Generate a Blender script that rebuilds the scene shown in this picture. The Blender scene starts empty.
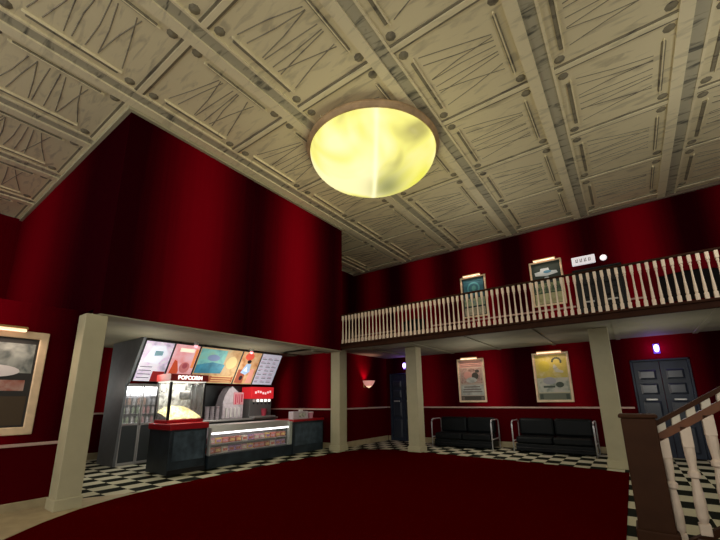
import bpy, bmesh, math, random
from mathutils import Vector, Matrix
random.seed(7)
C = bpy.context.scene.collection
PI = math.pi

# ------------------------------------------------------------------ materials
def lin(c):
    return tuple(((x/255)/12.92 if x/255 <= .04045 else (((x/255)+.055)/1.055)**2.4) for x in c)

def nodes(name):
    m = bpy.data.materials.new(name); m.use_nodes = True
    nt = m.node_tree; b = nt.nodes['Principled BSDF']
    return m, nt, b

def mat(name, col, rough=.6, metal=0., spec=.3, emit=None, es=0., noise=0., nscale=8., bump=0., alpha=1.):
    m, nt, b = nodes(name)
    b.inputs['Base Color'].default_value = (*col, 1)
    b.inputs['Roughness'].default_value = rough
    b.inputs['Metallic'].default_value = metal
    b.inputs['Specular IOR Level'].default_value = spec
    if emit:
        b.inputs['Emission Color'].default_value = (*emit, 1)
        b.inputs['Emission Strength'].default_value = es
    if noise or bump:
        tc = nt.nodes.new('ShaderNodeTexCoord'); n = nt.nodes.new('ShaderNodeTexNoise')
        n.inputs['Scale'].default_value = nscale; n.inputs['Detail'].default_value = 4
        nt.links.new(tc.outputs['Object'], n.inputs['Vector'])
        if noise:
            r = nt.nodes.new('ShaderNodeMapRange')
            r.inputs['From Min'].default_value = .3; r.inputs['From Max'].default_value = .7
            r.inputs['To Min'].default_value = 1-noise; r.inputs['To Max'].default_value = 1+noise
            nt.links.new(n.outputs['Fac'], r.inputs['Value'])
            v = nt.nodes.new('ShaderNodeVectorMath'); v.operation = 'SCALE'
            v.inputs[0].default_value = col
            nt.links.new(r.outputs['Result'], v.inputs['Scale'])
            nt.links.new(v.outputs['Vector'], b.inputs['Base Color'])
        if bump:
            bp = nt.nodes.new('ShaderNodeBump'); bp.inputs['Strength'].default_value = bump
            nt.links.new(n.outputs['Fac'], bp.inputs['Height']); nt.links.new(bp.outputs['Normal'], b.inputs['Normal'])
    if alpha < 1:
        b.inputs['Alpha'].default_value = alpha
    return m

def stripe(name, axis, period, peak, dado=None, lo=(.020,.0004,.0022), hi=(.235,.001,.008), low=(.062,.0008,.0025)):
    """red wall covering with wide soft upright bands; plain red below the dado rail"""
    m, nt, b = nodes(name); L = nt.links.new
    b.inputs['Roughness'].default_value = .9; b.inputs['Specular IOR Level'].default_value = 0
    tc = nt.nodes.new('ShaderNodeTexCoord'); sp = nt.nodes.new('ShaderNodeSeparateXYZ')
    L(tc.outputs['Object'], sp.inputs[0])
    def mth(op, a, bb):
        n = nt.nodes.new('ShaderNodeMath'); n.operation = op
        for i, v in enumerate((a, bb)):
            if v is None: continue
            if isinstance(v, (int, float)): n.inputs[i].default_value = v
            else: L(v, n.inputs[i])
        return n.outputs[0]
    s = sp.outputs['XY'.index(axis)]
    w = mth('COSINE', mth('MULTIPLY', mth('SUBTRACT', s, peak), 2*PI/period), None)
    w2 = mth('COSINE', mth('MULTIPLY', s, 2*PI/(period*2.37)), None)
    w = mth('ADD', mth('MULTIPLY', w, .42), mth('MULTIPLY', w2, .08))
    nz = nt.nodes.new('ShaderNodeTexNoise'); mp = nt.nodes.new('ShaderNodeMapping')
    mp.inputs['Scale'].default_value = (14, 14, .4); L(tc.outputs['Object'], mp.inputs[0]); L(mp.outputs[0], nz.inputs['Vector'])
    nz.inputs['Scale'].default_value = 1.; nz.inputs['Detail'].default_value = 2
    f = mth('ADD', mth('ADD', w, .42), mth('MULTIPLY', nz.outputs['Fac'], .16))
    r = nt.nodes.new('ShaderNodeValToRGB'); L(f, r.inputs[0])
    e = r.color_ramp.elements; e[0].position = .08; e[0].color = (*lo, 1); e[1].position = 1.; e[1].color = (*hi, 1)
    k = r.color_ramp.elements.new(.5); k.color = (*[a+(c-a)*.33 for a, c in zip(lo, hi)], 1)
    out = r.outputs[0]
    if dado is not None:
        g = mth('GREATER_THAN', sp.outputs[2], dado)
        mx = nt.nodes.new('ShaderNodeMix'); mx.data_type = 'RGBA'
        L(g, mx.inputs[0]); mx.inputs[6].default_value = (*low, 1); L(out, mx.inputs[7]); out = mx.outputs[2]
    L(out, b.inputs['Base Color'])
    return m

def checker(name, sx, sy, a, c):
    m, nt, b = nodes(name); L = nt.links.new
    tc = nt.nodes.new('ShaderNodeTexCoord'); ck = nt.nodes.new('ShaderNodeTexChecker')
    ck.inputs['Scale'].default_value = 1; ck.inputs['Color1'].default_value = (*a, 1); ck.inputs['Color2'].default_value = (*c, 1)
    ad = nt.nodes.new('ShaderNodeVectorMath'); ad.operation = 'MULTIPLY_ADD'; ad.inputs[1].default_value = (1/sx, 1/sy, 0); ad.inputs[2].default_value = (.15, .2, .5)
    L(tc.outputs['Object'], ad.inputs[0]); L(ad.outputs[0], ck.inputs['Vector']); L(ck.outputs['Color'], b.inputs['Base Color'])
    b.inputs['Roughness'].default_value = .8; b.inputs['Specular IOR Level'].default_value = .03
    return m

def tin(name, col, dark):
    """old pressed ceiling tile: streaked cream paint"""
    m, nt, b = nodes(name); L = nt.links.new
    tc = nt.nodes.new('ShaderNodeTexCoord'); mp = nt.nodes.new('ShaderNodeMapping')
    mp.inputs['Scale'].default_value = (1.2, 5, 1); L(tc.outputs['Object'], mp.inputs[0])
    n = nt.nodes.new('ShaderNodeTexNoise'); n.inputs['Scale'].default_value = 1.6; n.inputs['Detail'].default_value = 5; n.inputs['Distortion'].default_value = .8
    L(mp.outputs[0], n.inputs['Vector'])
    r = nt.nodes.new('ShaderNodeValToRGB'); L(n.outputs['Fac'], r.inputs[0])
    e = r.color_ramp.elements; e[0].position = .33; e[0].color = (*dark, 1); e[1].position = .47; e[1].color = (*col, 1)
    L(r.outputs[0], b.inputs['Base Color'])
    bp = nt.nodes.new('ShaderNodeBump'); bp.inputs['Strength'].default_value = .25; L(n.outputs['Fac'], bp.inputs['Height']); L(bp.outputs[0], b.inputs['Normal'])
    b.inputs['Roughness'].default_value = .7
    return m

def blotch(name, cols, scale=4., emit=0., seed=0., rough=.5, stretch=(1,1,1), dist=.4):
    """several printed colours in patches"""
    m, nt, b = nodes(name); L = nt.links.new
    tc = nt.nodes.new('ShaderNodeTexCoord'); mp = nt.nodes.new('ShaderNodeMapping')
    mp.inputs['Location'].default_value = (seed, seed*1.7, seed*.6); mp.inputs['Scale'].default_value = stretch
    L(tc.outputs['Object'], mp.inputs[0])
    n = nt.nodes.new('ShaderNodeTexNoise'); n.inputs['Scale'].default_value = scale; n.inputs['Detail'].default_value = 3; n.inputs['Distortion'].default_value = dist
    L(mp.outputs[0], n.inputs['Vector'])
    r = nt.nodes.new('ShaderNodeValToRGB'); L(n.outputs['Fac'], r.inputs[0])
    el = r.color_ramp.elements; k = len(cols)
    while len(el) < k: el.new(.5)
    for i, c in enumerate(cols):
        el[i].position = .3+.4*i/max(1, k-1); el[i].color = (*c, 1)
    L(r.outputs[0], b.inputs['Base Color']); b.inputs['Roughness'].default_value = rough
    if emit:
        L(r.outputs[0], b.inputs['Emission Color']); b.inputs['Emission Strength'].default_value = emit
    return m

def glass(name, tint=(.9,.95,1), a=.12):
    m, nt, b = nodes(name)
    b.inputs['Base Color'].default_value = (*tint, 1); b.inputs['Roughness'].default_value = .05
    b.inputs['Alpha'].default_value = a; b.inputs['Specular IOR Level'].default_value = .5
    return m

M = {}
CREAM = (.43, .40, .265)
M['cream'] = mat('cream_paint', CREAM, .7, noise=.06, nscale=3)
M['cream_trim'] = mat('pale_trim', (.55,.38,.33), .6)
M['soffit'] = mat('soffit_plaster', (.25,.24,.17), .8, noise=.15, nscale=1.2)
M['ceiling'] = tin('pressed_ceiling', (.84,.76,.49), (.62,.56,.36))
M['rib'] = tin('ceiling_rib', (.88,.80,.53), (.70,.64,.42))
M['rib_dark'] = tin('ceiling_moulding_dark', (.26,.235,.155), (.10,.09,.07))  # darker tone for the bars, veins and lines beside the cross ribs
M['rib_chan'] = tin('ceiling_channel_dark', (.50,.47,.33), (.13,.13,.10))  # darker streaked tone along the channels between ribs
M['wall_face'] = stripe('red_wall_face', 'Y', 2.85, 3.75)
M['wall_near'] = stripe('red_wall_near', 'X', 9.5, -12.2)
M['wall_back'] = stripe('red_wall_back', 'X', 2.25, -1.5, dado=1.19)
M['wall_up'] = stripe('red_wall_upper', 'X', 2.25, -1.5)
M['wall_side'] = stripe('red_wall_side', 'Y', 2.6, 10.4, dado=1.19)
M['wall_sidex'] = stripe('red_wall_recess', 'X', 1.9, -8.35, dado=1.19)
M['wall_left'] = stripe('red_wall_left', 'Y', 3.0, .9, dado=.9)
M['wall_plain'] = mat('red_plain', (.12,.002,.006), .8, spec=.05)
M['checker'] = checker('checker_floor', .31, .42, (.50,.48,.36), (.010,.012,.008))
M['carpet'] = mat('dark_red_carpet', (.050,.0002,.0002), .95, spec=.0, noise=.05, nscale=30)
M['tan'] = mat('tan_stone', (.36,.30,.18), .6, noise=.12, nscale=6)
M['dark_wood'] = mat('dark_wood', (.028,.010,.005), .7, spec=.08, noise=.2, nscale=5)
M['newel'] = mat('brown_wood', (.040,.015,.006), .6, spec=.12, noise=.18, nscale=4)
M['rail_wood'] = mat('handrail_wood', (.13,.042,.011), .45, noise=.2, nscale=6)
M['white_paint'] = mat('baluster_white', (.62,.56,.45), .55)
M['baluster'] = mat('baluster_cream', (.68,.56,.45), .55, noise=.1, nscale=6)
M['slate'] = mat('slate_blue_door', (.022,.030,.050), .4, spec=.25, noise=.25, nscale=4)
M['slate2'] = mat('slate_blue_raised', (.026,.034,.052), .3, spec=.5)
M['dark_door'] = mat('near_black_door', (.012,.012,.013), .45, spec=.2)
M['chrome'] = mat('chrome', (.55,.56,.58), .4, metal=.5)
M['chrome_dull'] = mat('grey_metal', (.55,.55,.55), .35, metal=.5)
M['leather'] = mat('black_leather', (.0045,.006,.007), .42, spec=.16, noise=.2, nscale=5, bump=.05)
M['brass'] = mat('brass', (.55,.38,.16), .35, metal=.7)
M['ring'] = mat('bronze_ring', (.52,.36,.20), .5, metal=.2, noise=.2, nscale=5)
M['gilt'] = mat('gilt_frame', (.78,.60,.40), .5, metal=.05, noise=.1)
M['violet'] = mat('violet_tube', (.8,.7,1), .4, emit=(.62,.45,1), es=5)
M['violet_dim'] = mat('violet_shade', (.12,.05,.4), .4, emit=(.2,.08,.9), es=.5)
M['warm_bulb'] = mat('warm_bulb', (1,.8,.6), .4, emit=(1,.60,.38), es=1.15)
M['pink_glow'] = mat('sconce_glass', (.8,.35,.35), .4, emit=(1,.42,.36), es=.45)
M['black'] = mat('black_metal', (.012,.012,.014), .4)
M['grey'] = mat('grey_panel', (.17,.19,.205), .5, noise=.08)
M['darkgrey'] = mat('dark_grey_panel', (.055,.065,.07), .4)
M['blue_grey'] = mat('blue_black_laminate', (.022,.032,.042), .35, noise=.4, nscale=3)
M['blue_panel'] = mat('blue_grey_laminate', (.05,.075,.10), .4, noise=.45, nscale=5)
M['red_gloss'] = mat('red_gloss', (.33,.006,.012), .35)
M['red_lit'] = mat('red_lit_sign', (.5,.02,.025), .4, emit=(1,.03,.04), es=.45)
M['white_lit'] = mat('white_letter', (1,1,1), .5, emit=(1,.96,.85), es=1.6)
M['pale_lit'] = mat('pale_letter', (1,.8,.8), .5, emit=(1,.6,.62), es=.7)
M['white'] = mat('white_plastic', (.75,.73,.74), .4)
M['lilac'] = mat('lilac_white', (.6,.54,.6), .4, noise=.15, nscale=9)
M['pinkred'] = mat('pink_red', (.6,.05,.11), .4)
M['glass'] = glass('clear_glass', a=.13)
M['glass2'] = glass('clear_glass_case', a=.10)
M['popcorn'] = blotch('popcorn_yellow', [(.62,.48,.18), (.85,.75,.40), (.9,.86,.66)], 22, .0, 3)
M['sign_lamp'] = mat('white_round_light', (1,.9,.9), .5, emit=(1,.85,.88), es=.9)

# ------------------------------------------------------------------ mesh builder
class MB:
    def __init__(s): s.v = []; s.f = []; s.m = []
    def add(s, vs, fs, mi=0):
        o = len(s.v); s.v += [tuple(p) for p in vs]
        for f in fs: s.f.append([i+o for i in f]); s.m.append(mi)
        return s
    def box(s, x0, x1, y0, y1, z0, z1, mi=0):
        vs = [(x, y, z) for x in (x0, x1) for y in (y0, y1) for z in (z0, z1)]
        return s.add(vs, [(0,1,3,2), (4,6,7,5), (0,4,5,1), (2,3,7,6), (0,2,6,4), (1,5,7,3)], mi)
    def bbox(s, x0, x1, y0, y1, z0, z1, b=.01, mi=0):
        bm = bmesh.new(); bmesh.ops.create_cube(bm, size=1)
        for v in bm.verts:
            v.co = Vector(((x0+x1)/2+v.co.x*(x1-x0), (y0+y1)/2+v.co.y*(y1-y0), (z0+z1)/2+v.co.z*(z1-z0)))
        bmesh.ops.bevel(bm, geom=bm.edges[:], offset=min(b, .45*min(x1-x0, y1-y0, z1-z0)), segments=2, affect='EDGES', profile=.5)
        bm.verts.index_update()
        s.add([v.co[:] for v in bm.verts], [[v.index for v in f.verts] for f in bm.faces], mi); bm.free(); return s
    def prism(s, pts, axis, a0, a1, mi=0):
        """pts: 2d outline, extruded along axis from a0 to a1"""
        def p3(p, a): return {'x': (a, p[0], p[1]), 'y': (p[0], a, p[1]), 'z': (p[0], p[1], a)}[axis]
        n = len(pts); vs = [p3(p, a0) for p in pts]+[p3(p, a1) for p in pts]
        fs = [list(range(n))[::-1], list(range(n, 2*n))]+[(i, (i+1) % n, n+(i+1) % n, n+i) for i in range(n)]
        return s.add(vs, fs, mi)
    def lathe(s, prof, c=(0,0,0), seg=16, mi=0, sx=1, sy=1, cap=True):
        vs = []; n = len(prof)
        for r, z in prof:
            for k in range(seg):
                a = 2*PI*k/seg; vs.append((c[0]+r*sx*math.cos(a), c[1]+r*sy*math.sin(a), c[2]+z))
        fs = []
        for i in range(n-1):
            for k in range(seg):
                fs.append((i*seg+k, i*seg+(k+1) % seg, (i+1)*seg+(k+1) % seg, (i+1)*seg+k))
        if cap:
            fs.append(list(range(seg))[::-1]); fs.append([(n-1)*seg+k for k in range(seg)])
        return s.add(vs, fs, mi)
    def tube(s, path, r, seg=8, mi=0, closed=False):
        pts = [Vector(p) for p in path]; n = len(pts); vs = []
        for i, p in enumerate(pts):
            a = pts[(i-1) % n] if (closed or i > 0) else p; b = pts[(i+1) % n] if (closed or i < n-1) else p
            t = (b-a).normalized(); u = t.cross(Vector((0,0,1)))
            if u.length < .05: u = t.cross(Vector((0,1,0)))
            u.normalize(); w = t.cross(u)
            for k in range(seg):
                an = 2*PI*k/seg; vs.append(p+(u*math.cos(an)+w*math.sin(an))*r)
        fs = []
        for i in range(n if closed else n-1):
            j = (i+1) % n
            for k in range(seg): fs.append((i*seg+k, i*seg+(k+1) % seg, j*seg+(k+1) % seg, j*seg+k))
        if not closed: fs += [list(range(seg)), [(n-1)*seg+k for k in range(seg)][::-1]]
        return s.add(vs, fs, mi)
    def xf(s, mtx):
        s.v = [tuple(mtx @ Vector(p)) for p in s.v]; return s
    def build(s, name, mats, parent=None, smooth=False):
        if not isinstance(mats, (list, tuple)): mats = [mats]
        me = bpy.data.meshes.new(name); me.from_pydata(s.v, [], s.f)
        for m in mats: me.materials.append(M[m] if isinstance(m, str) else m)
        for i, p in enumerate(me.polygons):
            p.material_index = s.m[i]; p.use_smooth = smooth
        bm = bmesh.new(); bm.from_mesh(me); bmesh.ops.recalc_face_normals(bm, faces=bm.faces); bm.to_mesh(me); bm.free()
        me.update()
        o = bpy.data.objects.new(name, me); C.objects.link(o)
        if parent: o.parent = parent
        if smooth == 'auto':
            pass
        return o

def tag(o, label=None, cat=None, group=None, kind=None):
    if label: o['label'] = label
    if cat: o['category'] = cat
    if group: o['group'] = group
    if kind: o['kind'] = kind
    return o
def thing(name, label, cat, loc=(0,0,0), rz=0., group=None, kind=None):
    e = bpy.data.objects.new(name, None); C.objects.link(e); e.empty_display_size = .1
    e.location = loc; e.rotation_euler = (0, 0, rz)
    return tag(e, label, cat, group, kind)
def struct(name, mb, mats, **k):
    return tag(mb.build(name, mats, **k), kind='structure')
def copy_tree(o, parent=None):
    c = o.copy(); C.objects.link(c)
    if parent: c.parent = parent
    for ch in list(o.children): copy_tree(ch, c)
    return c
def text_mesh(body, size, depth=.004, bold=True):
    cu = bpy.data.curves.new('txt', 'FONT'); cu.body = body; cu.size = size; cu.extrude = depth
    cu.align_x = 'CENTER'; cu.align_y = 'CENTER'; cu.offset = size*.02 if bold else 0
    o = bpy.data.objects.new('txt', cu); C.objects.link(o)
    dg = bpy.context.evaluated_depsgraph_get(); me = bpy.data.meshes.new_from_object(o.evaluated_get(dg))
    mb = MB().add([v.co[:] for v in me.vertices], [list(p.vertices) for p in me.polygons])
    bpy.data.objects.remove(o); return mb

# ------------------------------------------------------------------ room numbers
X0, Y0, Y1 = -6.82, 2.22, 8.5
ZC, ZB, ZS = 6.83, 2.91, 3.04
YB, XR, YF, XL = 12.35, 7., -4., -14.
RX, RY = -12.1, 9.35          # concession recess back and right end
SX = -7.675

# floor & carpet
struct('floor', MB().box(XL, XR, YF, YB+.2, -.12, 0), 'checker')
def arc(cx, cy, r, a0, a1, n=8): return [(cx+r*math.cos(a0+(a1-a0)*i/n), cy+r*math.sin(a0+(a1-a0)*i/n)) for i in range(n+1)]
car = [(-.28, YF+.3), (-.28, 9.5)]+[(-1.6, 9.72), (-3.2, 9.88), (-5.3, 10.05)]+arc(-6.0, 8.95, 1.1, PI/2, PI, 6)[:]+[(-7.2, 7.4), (-7.22, 6), (-7.15, 4.6), (-7.02, 3.4), (-6.9, 2.85), (-6.68, 2.3), (-6.35, 1.8), (-5.9, 1.3), (-5.9, YF+.3)]
tag(MB().prism(car, 'z', 0, .012).build('carpet', 'carpet'), 'dark red carpet spread over the middle of the checkered foyer floor', 'carpet')
brd = [(-7.38, YF+.3), (-5.95, YF+.3), (-5.95, 1.3), (-6.4, 1.82), (-6.74, 2.32), (-6.93, 2.86), (-7.05, 3.3), (-7.3, 2.75), (-7.38, 2.6)]
struct('trim_1', MB().prism(brd, 'z', 0, .006), 'tan')

# walls
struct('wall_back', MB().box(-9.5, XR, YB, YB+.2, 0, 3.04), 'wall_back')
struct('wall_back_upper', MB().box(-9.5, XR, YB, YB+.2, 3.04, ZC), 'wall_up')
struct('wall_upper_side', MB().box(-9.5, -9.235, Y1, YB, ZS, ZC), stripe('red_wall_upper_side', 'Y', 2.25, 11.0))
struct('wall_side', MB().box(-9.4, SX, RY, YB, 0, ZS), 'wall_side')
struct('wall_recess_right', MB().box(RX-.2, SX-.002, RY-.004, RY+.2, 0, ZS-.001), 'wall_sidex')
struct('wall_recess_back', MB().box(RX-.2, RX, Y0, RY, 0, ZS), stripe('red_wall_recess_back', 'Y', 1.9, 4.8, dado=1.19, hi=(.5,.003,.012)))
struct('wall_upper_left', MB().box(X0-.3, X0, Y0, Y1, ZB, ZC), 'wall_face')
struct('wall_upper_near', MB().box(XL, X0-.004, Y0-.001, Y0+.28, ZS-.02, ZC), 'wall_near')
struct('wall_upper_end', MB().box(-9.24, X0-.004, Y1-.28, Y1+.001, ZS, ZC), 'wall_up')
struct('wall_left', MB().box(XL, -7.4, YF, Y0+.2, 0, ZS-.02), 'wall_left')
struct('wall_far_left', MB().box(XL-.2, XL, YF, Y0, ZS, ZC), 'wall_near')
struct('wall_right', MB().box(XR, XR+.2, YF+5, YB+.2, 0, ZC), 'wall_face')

# beam underside + soffits
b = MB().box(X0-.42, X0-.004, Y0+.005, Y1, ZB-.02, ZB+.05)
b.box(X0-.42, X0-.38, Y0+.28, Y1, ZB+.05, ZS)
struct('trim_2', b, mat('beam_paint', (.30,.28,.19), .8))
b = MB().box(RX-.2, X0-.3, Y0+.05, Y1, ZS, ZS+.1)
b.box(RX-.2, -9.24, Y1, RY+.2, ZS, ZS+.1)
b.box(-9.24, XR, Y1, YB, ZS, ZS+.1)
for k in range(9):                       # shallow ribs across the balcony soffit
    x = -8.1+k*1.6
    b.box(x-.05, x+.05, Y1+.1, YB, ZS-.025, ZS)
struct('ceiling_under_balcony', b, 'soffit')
b = MB().box(-9.24, XR, Y1-.02, YB, ZS+.1, 3.1)
struct('floor_upper', b, 'carpet')
b = MB().bbox(X0, XR, Y1-.06, Y1, ZB+.03, 3.1, .012)
b.bbox(X0, XR, Y1-.09, Y1+.02, 3.06, 3.11, .012)
b.box(X0, XR, Y1, Y1+.10, ZS-.03, ZS)
struct('trim_3', b, 'dark_wood')

# ceiling: pressed tiles, 2 m cells
b = MB().box(XL-.3, XR+.3, YF, YB+.3, ZC+.05, ZC+.15)
gx = [-2.5+2.02*k for k in range(-6, 5)]; gy = [4.12+1.99*k for k in range(-4, 5)]
for i, x in enumerate(gx):
    b.box(x-.20, x-.02, YF, YB, ZC+.0, ZC+.05, 1)          # broad flat rib
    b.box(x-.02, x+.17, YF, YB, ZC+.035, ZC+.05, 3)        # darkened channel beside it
    b.box(x+.17, x+.21, YF, YB, ZC+.015, ZC+.05, 1)
for j, y in enumerate(gy):
    for x in gx[:-1]:
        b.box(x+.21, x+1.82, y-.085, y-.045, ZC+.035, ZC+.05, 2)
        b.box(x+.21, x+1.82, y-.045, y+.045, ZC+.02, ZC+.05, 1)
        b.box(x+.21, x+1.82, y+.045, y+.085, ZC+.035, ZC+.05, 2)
rnd = random.Random(3)
for x in gx[:-1]:
    for y in gy:
        xa, xb, ya, yb = x+.36, x+1.82-.14, y+.3, min(y+1.99-.3, YB-.1)
        if yb-ya < .5: continue
        for xx in (xa, xb):
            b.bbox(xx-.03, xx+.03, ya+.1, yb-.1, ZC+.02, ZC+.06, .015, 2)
            b.bbox(xx-.01 if xx == xb else xx+.03, xx+.01 if xx == xb else xx+.05, ya+.05, yb-.05, ZC+.01, ZC+.06, .008, 1)
        for k in range(8):                                # long embossed veins
            t0 = (k+.5)/8; y0 = ya+(yb-ya)*t0; y1 = ya+(yb-ya)*(.5+(t0-.5)*.55)+rnd.uniform(-.05, .05)
            if k in (2, 6): y0, y1 = y1, y0
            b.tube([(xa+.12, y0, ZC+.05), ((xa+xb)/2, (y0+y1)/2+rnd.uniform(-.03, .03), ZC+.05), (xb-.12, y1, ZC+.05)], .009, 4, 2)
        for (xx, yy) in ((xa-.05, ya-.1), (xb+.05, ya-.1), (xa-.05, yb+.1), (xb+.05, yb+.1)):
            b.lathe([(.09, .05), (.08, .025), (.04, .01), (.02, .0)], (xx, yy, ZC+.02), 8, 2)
struct('ceiling', b, ['ceiling', 'rib', 'rib_dark', 'rib_chan'])
b = MB().box(X0, X0+.07, Y0, Y1, ZC-.05, ZC+.1)
b.box(X0-.0, X0+.07, Y0-.07, Y0, ZC-.05, ZC+.1)
b.box(XL, X0, Y0-.07, Y0-.001, ZC-.05, ZC+.1)
struct('trim_4', b, 'cream')
struct('trim_5', MB().box(-9.235, XR, YB-.06, YB, ZC-.04, ZC+.1), mat('cornice_brown', (.16,.12,.09), .7))

# chair rails and baseboards
def rail_y(x0, x1, y, z, n, t='cream_trim'):
    struct('trim_%d' % n, MB().bbox(x0, x1, y-.035, y, z, z+.05, .01), t)
rail_y(SX+.002, -7.53, YB, 1.17, 6); rail_y(-6.31, .0, YB, 1.17, 7); rail_y(1.33, XR, YB, 1.17, 8)
rail_y(RX+.01, SX+.035, RY-.004, 1.17, 9)
struct('trim_10', MB().bbox(SX, SX+.035, RY, YB-.04, 1.17, 1.22, .01), 'cream_trim')
struct('trim_11', MB().bbox(RX, RX+.035, Y0+.1, RY-.06, 1.17, 1.22, .01), 'cream_trim')
struct('trim_12', MB().bbox(-7.4, -7.365, YF, Y0-.02, .88, .925, .01), 'cream_trim')
rail_y(-9.2, -.98, YB, 4.08, 13); rail_y(.31, .7, YB, 4.08, 14)
for k, (a, c) in enumerate(((SX+.04, -7.53), (-6.31, 0.), (1.33, XR))):
    struct('baseboard_back_%d' % (k+1), MB().bbox(a, c, YB-.03, YB, 0, .17, .01), 'tan')
struct('baseboard_side', MB().bbox(SX, SX+.03, RY-.03, YB-.03, 0, .17, .01), 'tan')
struct('baseboard_recess_right', MB().bbox(RX+.03, SX, RY-.034, RY-.004, 0, .17, .01), 'tan')
struct('baseboard_recess_back', MB().bbox(RX, RX+.03, Y0+.1, RY-.04, 0, .17, .01), 'tan')
struct('baseboard_left', MB().bbox(-7.4, -7.37, YF, Y0-.02, 0, .12, .01), 'tan')

# ------------------------------------------------------------------ columns
def column(x, y, w, label, top=ZS, pl=.03):
    t = thing('column', label, 'column', (x, y, 0), kind='thing', group='square cream columns of the foyer')
    h = w/2
    MB().bbox(-h, h, -h, h, .0, top-.003, .012).build('shaft', 'cream', t)
    MB().bbox(-h-pl, h+pl, -h-pl, h+pl, 0, .16, .012).build('base', 'cream', t)
    return t
column(-6.99, 2.2, .31, 'cream square column at the corner beside the gilt-framed poster on the left', ZB-.02, .02)
column(-7.45, 9.14, .36, 'slim cream column between the concession recess and the sconce wall')
column(-5.3, 10.12, .36, 'cream column partly hiding the far narrow-looking blue door')
column(-.44, 10.12, .38, 'cream column right of the yellow poster, beside the brown stair post')

# ------------------------------------------------------------------ balcony railing
t = thing('balcony_railing', 'white turned balusters under a dark handrail along the upper balcony', 'railing', (0, Y1-.03, 3.11))
MB().bbox(X0+.005, XR-.01, -.035, .035, .84, .885, .012).build('handrail', 'dark_wood', t)
bal = MB()
bal.bbox(-.027, .027, -.027, .027, .70, .84, .006)
bal.lathe([(.020, .12), (.026, .16), (.024, .24), (.017, .38), (.014, .55), (.016, .64), (.024, .67), (.018, .70)], seg=8)
bal.bbox(-.03, .03, -.03, .03, 0, .12, .006)
first = None
for k in range(82):
    if first is None: o = first = bal.build('baluster', 'baluster', t)
    else: o = first.copy(); C.objects.link(o)
    o.location = (X0+.07+k*.12, 0, 0)

# ------------------------------------------------------------------ ceiling lamp
LX, LY = -3.82, 5.84
t = thing('ceiling_lamp', 'big glowing yellow glass bowl lamp in a brass ring on the coffered ceiling', 'ceiling lamp', (LX, LY, ZC))
prof = [(1.34, .0), (1.41, -.03), (1.43, -.07), (1.41, -.11), (1.38, -.13), (1.37, -.17), (1.345, -.17), (1.34, -.10)]
MB().lathe([(1.0, .1)]+prof, seg=64, cap=False).build('ceiling_ring', 'ring', t, smooth=True)
m, nt, bs = nodes('alabaster_glow'); L = nt.links.new
tc = nt.nodes.new('ShaderNodeTexCoord'); mp = nt.nodes.new('ShaderNodeMapping'); mp.inputs['Rotation'].default_value = (0, 0, -.62)
L(tc.outputs['Object'], mp.inputs[0])
n = nt.nodes.new('ShaderNodeTexNoise'); n.inputs['Scale'].default_value = .75; n.inputs['Detail'].default_value = 2.5; n.inputs['Distortion'].default_value = .6
L(mp.outputs[0], n.inputs['Vector'])
r = nt.nodes.new('ShaderNodeValToRGB'); L(n.outputs['Fac'], r.inputs[0]); e = r.color_ramp.elements
e[0].position = .36; e[0].color = (.47,.42,.12,1); e[1].position = .60; e[1].color = (1.0,.92,.48,1)
k = e.new(.47); k.color = (.92,.86,.22,1)
sp = nt.nodes.new('ShaderNodeSeparateXYZ'); mp.vector_type = 'POINT'; L(mp.outputs[0], sp.inputs[0])
def mm(op, a, c_=None, d_=None):
    q_ = nt.nodes.new('ShaderNodeMath'); q_.operation = op
    for i_, v_ in enumerate((a, c_, d_)):
        if v_ is None: continue
        if isinstance(v_, (int, float)): q_.inputs[i_].default_value = v_
        else: L(v_, q_.inputs[i_])
    return q_.outputs[0]
U, Vv = sp.outputs[0], sp.outputs[1]
def gauss(u0, v0, su, sv):
    a_ = mm('POWER', mm('DIVIDE', mm('SUBTRACT', U, u0), su), 2.); c_ = mm('POWER', mm('DIVIDE', mm('SUBTRACT', Vv, v0), sv), 2.)
    return mm('POWER', 2.718, mm('MULTIPLY', mm('ADD', a_, c_), -1.))
def blend(base, fac, colr):
    x_ = nt.nodes.new('ShaderNodeMix'); x_.data_type = 'RGBA'; L(fac, x_.inputs[0]); L(base, x_.inputs[6]); x_.inputs[7].default_value = (*colr, 1); return x_.outputs[2]
cc = r.outputs[0]
cc = blend(cc, mm('MULTIPLY', gauss(.33, .22, .40, .62), .95), (.26, .27, .10))      # smoky patch in the marbled glass
cc = blend(cc, mm('MULTIPLY', gauss(1.05, .25, .35, .7), .8), (.80, .76, .05))
cc = blend(cc, mm('MULTIPLY', gauss(.03, 0, .05, 4), .9), (1.05, 1.0, .58))        # bright seam across the bowl
L(cc, bs.inputs['Emission Color']); bs.inputs['Emission Strength'].default_value = 1.08
bs.inputs['Base Color'].default_value = (.06,.055,.03,1); bs.inputs['Roughness'].default_value = .3
M['alabaster'] = m
R_, D_ = 1.35, .66
bowl = [(R_*math.cos(a), -.16-D_*math.sin(a)) for a in [PI/2*i/14 for i in range(14)]]+[(.02, -.16-D_)]
MB().lathe(bowl, seg=64).build('glass_bowl', 'alabaster', t, smooth=True)

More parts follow.
